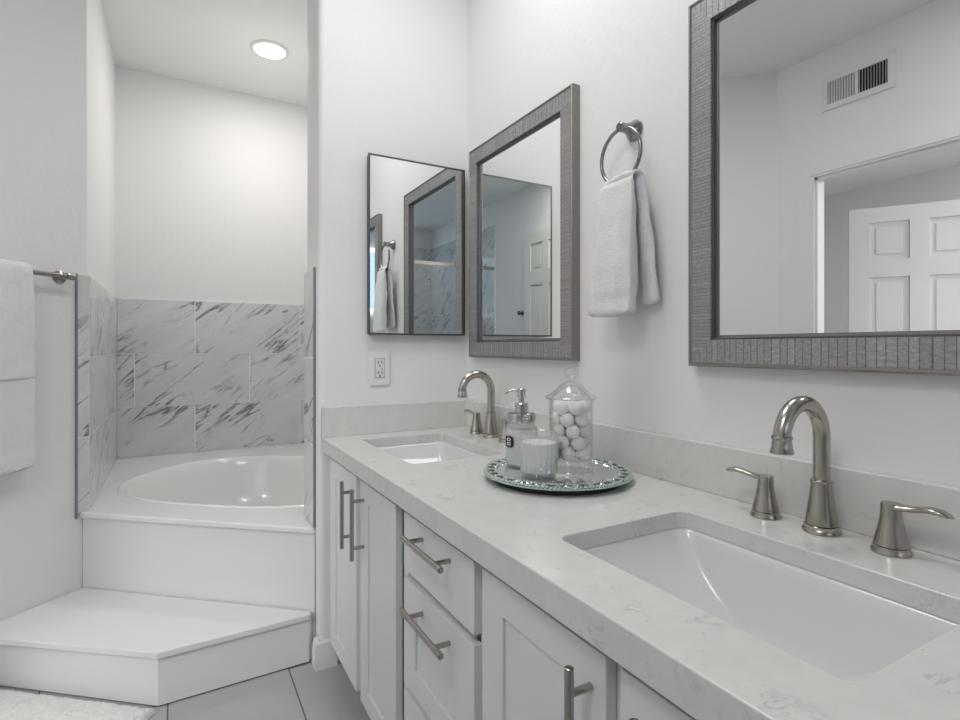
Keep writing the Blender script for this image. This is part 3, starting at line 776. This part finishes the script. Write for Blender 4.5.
b_ = Vector((SX, SY, z))
MB().tube([b_+dv*.009+Vector((0, 0, .180)), b_+dv*.022+Vector((0, 0, .1815)), b_+dv*.032+Vector((0, 0, .179)), b_+dv*.040+Vector((0, 0, .173))], [.0034, .0034, .003, .0024], 12).build('spout', M_chrome, pm, smooth=True)
# black oval tag on the bottle's side
td = Vector((-.83, -.56, 0)).normalized(); sdv = td.cross(Vector((0, 0, 1)))
ang0 = math.atan2(-.16, -1)
def patch(half_a, half_h, zc, rr_, n_=18, ex=4):
    mb = MB(); ring = []
    for k in range(n_*2):
        t_ = 2*pi*k/(n_*2); c_, s_ = cos(t_), sin(t_)
        x = half_a*math.copysign(abs(c_)**(2/ex), c_); y = half_h*math.copysign(abs(s_)**(2/ex), s_)
        ring.append((x, y))
    P0 = [(SX+rr_*cos(ang0+x), SY+rr_*sin(ang0+x), z+zc+y) for x, y in ring]
    P1 = [(SX+(rr_-.0007)*cos(ang0+x), SY+(rr_-.0007)*sin(ang0+x), z+zc+y) for x, y in ring]
    mb.loft([P1, P0]); return mb
lb = patch(.34, .0140, .0610, .0414).build('label', M_black, sd)
mb = MB()
for zc in (.0675, .0565):
    for k in range(24):
        pass
for zc, hh in ((.0660, .0028), (.0565, .0028)):
    pts = [(SX+.0416*cos(ang0+.14*cos(t_)), SY+.0416*sin(ang0+.14*cos(t_)), z+zc+hh*sin(t_)) for t_ in [2*pi*k/20 for k in range(21)]]
    mb.tube(pts, .0010, 6, cap=False)
mb.build('label_lettering', M_labelw, lb)

# candle in cut glass
CX, CY = -.290, -.881
cn = thing('candle', (CX, CY, z), 'white candle in a ribbed glass tumbler at the front of the tray', 'candle')
def rib(t_, h): return 1+(.05*abs(sin(10*t_)) if .008 < h < .083 else 0)
MB().lathe([(0, 0), (.034, 0), (.038, .003), (.0395, .010), (.0415, .050), (.0430, .082), (.0432, .094), (.0420, .0955), (.0405, .094), (.0400, .070), (.0380, .012), (.034, .008), (0, .008)], (CX, CY, z), 100, rfun=rib).build('tumbler', M_cut, cn)
MB().lathe([(0, .0085), (.033, .0085), (.0370, .014), (.0388, .068), (.0388, .0745), (.036, .0735), (0, .073)], (CX, CY, z), 48).build('wax', M_wax, cn, smooth=True)

# ------------------------------------------------------------------ rug in front of the step
dF = Vector((.774, -.633)); dP = Vector((-.633, -.774)); K0 = Vector((-1.052, .010))
mb = MB(); nx, ny = 180, 130; Lx, Ly = .62, .55; rows_ = []
rn = random.Random(4)
for j in range(ny+1):
    row = []
    for i in range(nx+1):
        u, v_ = i/nx*Lx, j/ny*Ly
        ed = min(u, Lx-u, v_, Ly-v_); hgt = .020*min(1, (ed/.018))**.5 if ed > 0 else 0
        w1 = mn.noise(Vector((u*38, v_*14, 0)))*.0035+mn.noise(Vector((u*120, v_*110, 2)))*.003+rn.uniform(-.0012, .0012)
        wob = mn.noise(Vector((u*40, v_*40, 7)))*.003
        p = K0-dF*(u+wob)+dP*(v_+wob)
        row.append(mb.v((p.x, p.y, .0012+max(0, hgt+w1*(1 if ed > .004 else 0)))))
    rows_.append(row)
for j in range(ny):
    for i in range(nx): mb.bm.faces.new((rows_[j][i], rows_[j][i+1], rows_[j+1][i+1], rows_[j+1][i]))
rg = mb.build('bath_rug', M_rug, smooth='all')
tag(recentre(rg), 'off-white tufted bath rug on the tile floor before the step', 'rug')

# ------------------------------------------------------------------ ceiling light over the tub
pl_ = bpy.data.lights.new('tub_fill', 'POINT'); pl_.energy = 2.8; pl_.shadow_soft_size = .06; pl_.color = (1, .965, .91)
po = bpy.data.objects.new('tub_fill', pl_); COL.objects.link(po); po.location = (-.563, 1.15, 2.2)  # unseen point light, added below the ceiling light to brighten the alcove
cl = thing('ceiling_light', (-.563, 1.203, ZC), 'round recessed ceiling light above the bathtub, switched on', 'ceiling light')
MB().lathe([(.098, -.0005), (.098, -.004), (.092, -.007), (.079, -.008), (.077, -.0005)], (-.563, 1.203, ZC), 48, closed=True).build('trim_ring', M_white_plastic, cl, smooth=True)
MB().lathe([(0, -.0006), (.0765, -.0006), (.0765, -.005), (0, -.0055)], (-.563, 1.203, ZC), 48).build('diffuser', M_glow, cl, smooth=True)

# ------------------------------------------------------------------ what the mirrors show
vt = thing('air_vent', (XV, -.414, 2.36), 'white louvred air vent high on the wall above the doorway, seen in the near mirror', 'air vent')
vy0, vy1, vz0, vz1 = -.244, -.584, 2.362, 2.54
mb = MB(); fw_ = .03; X1 = XV+.012
for a_, b_ in (((vy0, vz0), (vy1, vz0+fw_)), ((vy0, vz1-fw_), (vy1, vz1)), ((vy0, vz0+fw_), (vy0-fw_, vz1-fw_)), ((vy1+fw_, vz0+fw_), (vy1, vz1-fw_)), (((vy0+vy1)/2+.007, vz0+fw_), ((vy0+vy1)/2-.007, vz1-fw_))):
    mb.box((XV+.0005, a_[0], a_[1]), (X1, b_[0], b_[1]))
mb.build('frame', M_white_plastic, vt)
MB().box((XV+.0004, vy0-fw_, vz0+fw_), (XV+.0012, vy1+fw_, vz1-fw_)).build('duct_opening', M_slot, vt)
for side in (0, 1):
    a0 = vy0-fw_-.006 if side == 0 else (vy0+vy1)/2-.007-.006
    for k in range(10):
        yy = a0-k*.0130; an = radians(40 if side == 0 else -40)
        dx, dy = .0048*cos(an), .0048*sin(an)
        q = MB(); c_ = Vector((XV+.0068, yy, 0))
        q.prism([(c_.x-dx-.0004, c_.y-dy+.0005), (c_.x+dx-.0004, c_.y+dy+.0005), (c_.x+dx+.0004, c_.y+dy-.0005), (c_.x-dx+.0004, c_.y-dy-.0005)], vz0+fw_, vz1-fw_)
        q.build('louver', M_white_plastic, vt)

def panel_door(p0, dr, W, H, mt, parent_name, label, cat, z0=.008, knob_at=None):
    """six panel leaf: p0 = hinge bottom corner, dr = direction of its width"""
    dr = Vector((*dr, 0)).normalized(); nr = Vector((-dr.y, dr.x, 0)); p0 = Vector((*p0, z0)); T_ = .035
    o = thing(parent_name, p0, label, cat)
    def bx(mb, u0, u1, za, zb, d0, d1):
        mb.prism([tuple((p0+dr*u+nr*d)[:2]) for u, d in ((u0, d0), (u1, d0), (u1, d1), (u0, d1))], z0+za, z0+zb)
    st_, mid = .115*W/.76, .10*W/.76; sc = H/2.03
    zs = [(.23*sc, .74*sc), (.93*sc, 1.56*sc), (1.68*sc, 1.93*sc)]
    us = [(st_, (W-mid)/2), ((W+mid)/2, W-st_)]
    lf = MB(); 
    bx(lf, 0, st_, 0, H, 0, T_); bx(lf, W-st_, W, 0, H, 0, T_); bx(lf, us[0][1], us[1][0], 0, H, 0, T_)
    zz_ = [0]+[v for p in zs for v in p]+[H]
    for u0, u1 in us:
        for k in range(0, 8, 2): bx(lf, u0, u1, zz_[k], zz_[k+1], 0, T_)
    lo_ = lf.build('leaf', mt, o)
    for u0, u1 in us:
        for za, zb in zs:
            pn = MB(); bx(pn, u0, u1, za, zb, .012, T_-.012)
            for d0, d1 in ((.006, .012), (T_-.012, T_-.006)): bx(pn, u0+.035, u1-.035, za+.035, zb-.035, d0, d1)
            pn.build('panel', mt, o, bevel=.004, seg=2)
    if knob_at is not None:
        for sg, base in ((1, T_), (-1, 0)):
            q = p0+dr*knob_at+nr*base+Vector((0, 0, .94)); MB().lathe([(0, .0004), (.026, .0004), (.026, .006), (.011, .010), (.010, .028), (.024, .036), (.027, .048), (.020, .060), (0, .063)], q, 24, axis=nr*sg).build('door_knob', M_nickel, o, smooth=True)
    return o
pd = Vector((-.30, -.47)).normalized()
panel_door((-3.05, .11), (pd.x, pd.y), .76, 2.02, M_door, 'hall_door', 'white six panel door standing open in the hall, seen in the near mirror', 'door', knob_at=.70)
panel_door((XV+.0365, -2.64), (0, 1), .72, 2.20, M_doorbeige, 'closet_door', 'cream six panel closet door, seen in the mirror in the corner', 'door')
hk = thing('robe_hook', (XV, -2.715, 1.43), 'small dark metal wall hook beside the cream closet door', 'hook')
MB().lathe([(0, .0005), (.024, .0005), (.024, .006), (.011, .010), (.010, .03), (.020, .036), (.024, .046), (.016, .056), (0, .058)], (XV, -2.715, 1.44), 20, axis=(1, 0, 0)).build('knob', M_cabframe, hk, smooth=True)
# shower enclosure
sh = thing('shower_enclosure', (-1.4, -3.27, 0), 'clear glass shower panel with metal header, seen in the medicine cabinet mirror', 'shower screen')
MB().box((XV+.012, -3.262, .001), (-.9, -3.254, 1.94)).build('glass_panel', M_glass, sh)
MB().box((XV+.012, -3.272, 1.9402), (-.9, -3.246, 1.975)).build('header_rail', M_nickel, sh)
MB().box((-.8998, -3.272, .001), (-.875, -3.246, 1.975)).build('side_post', M_nickel, sh)
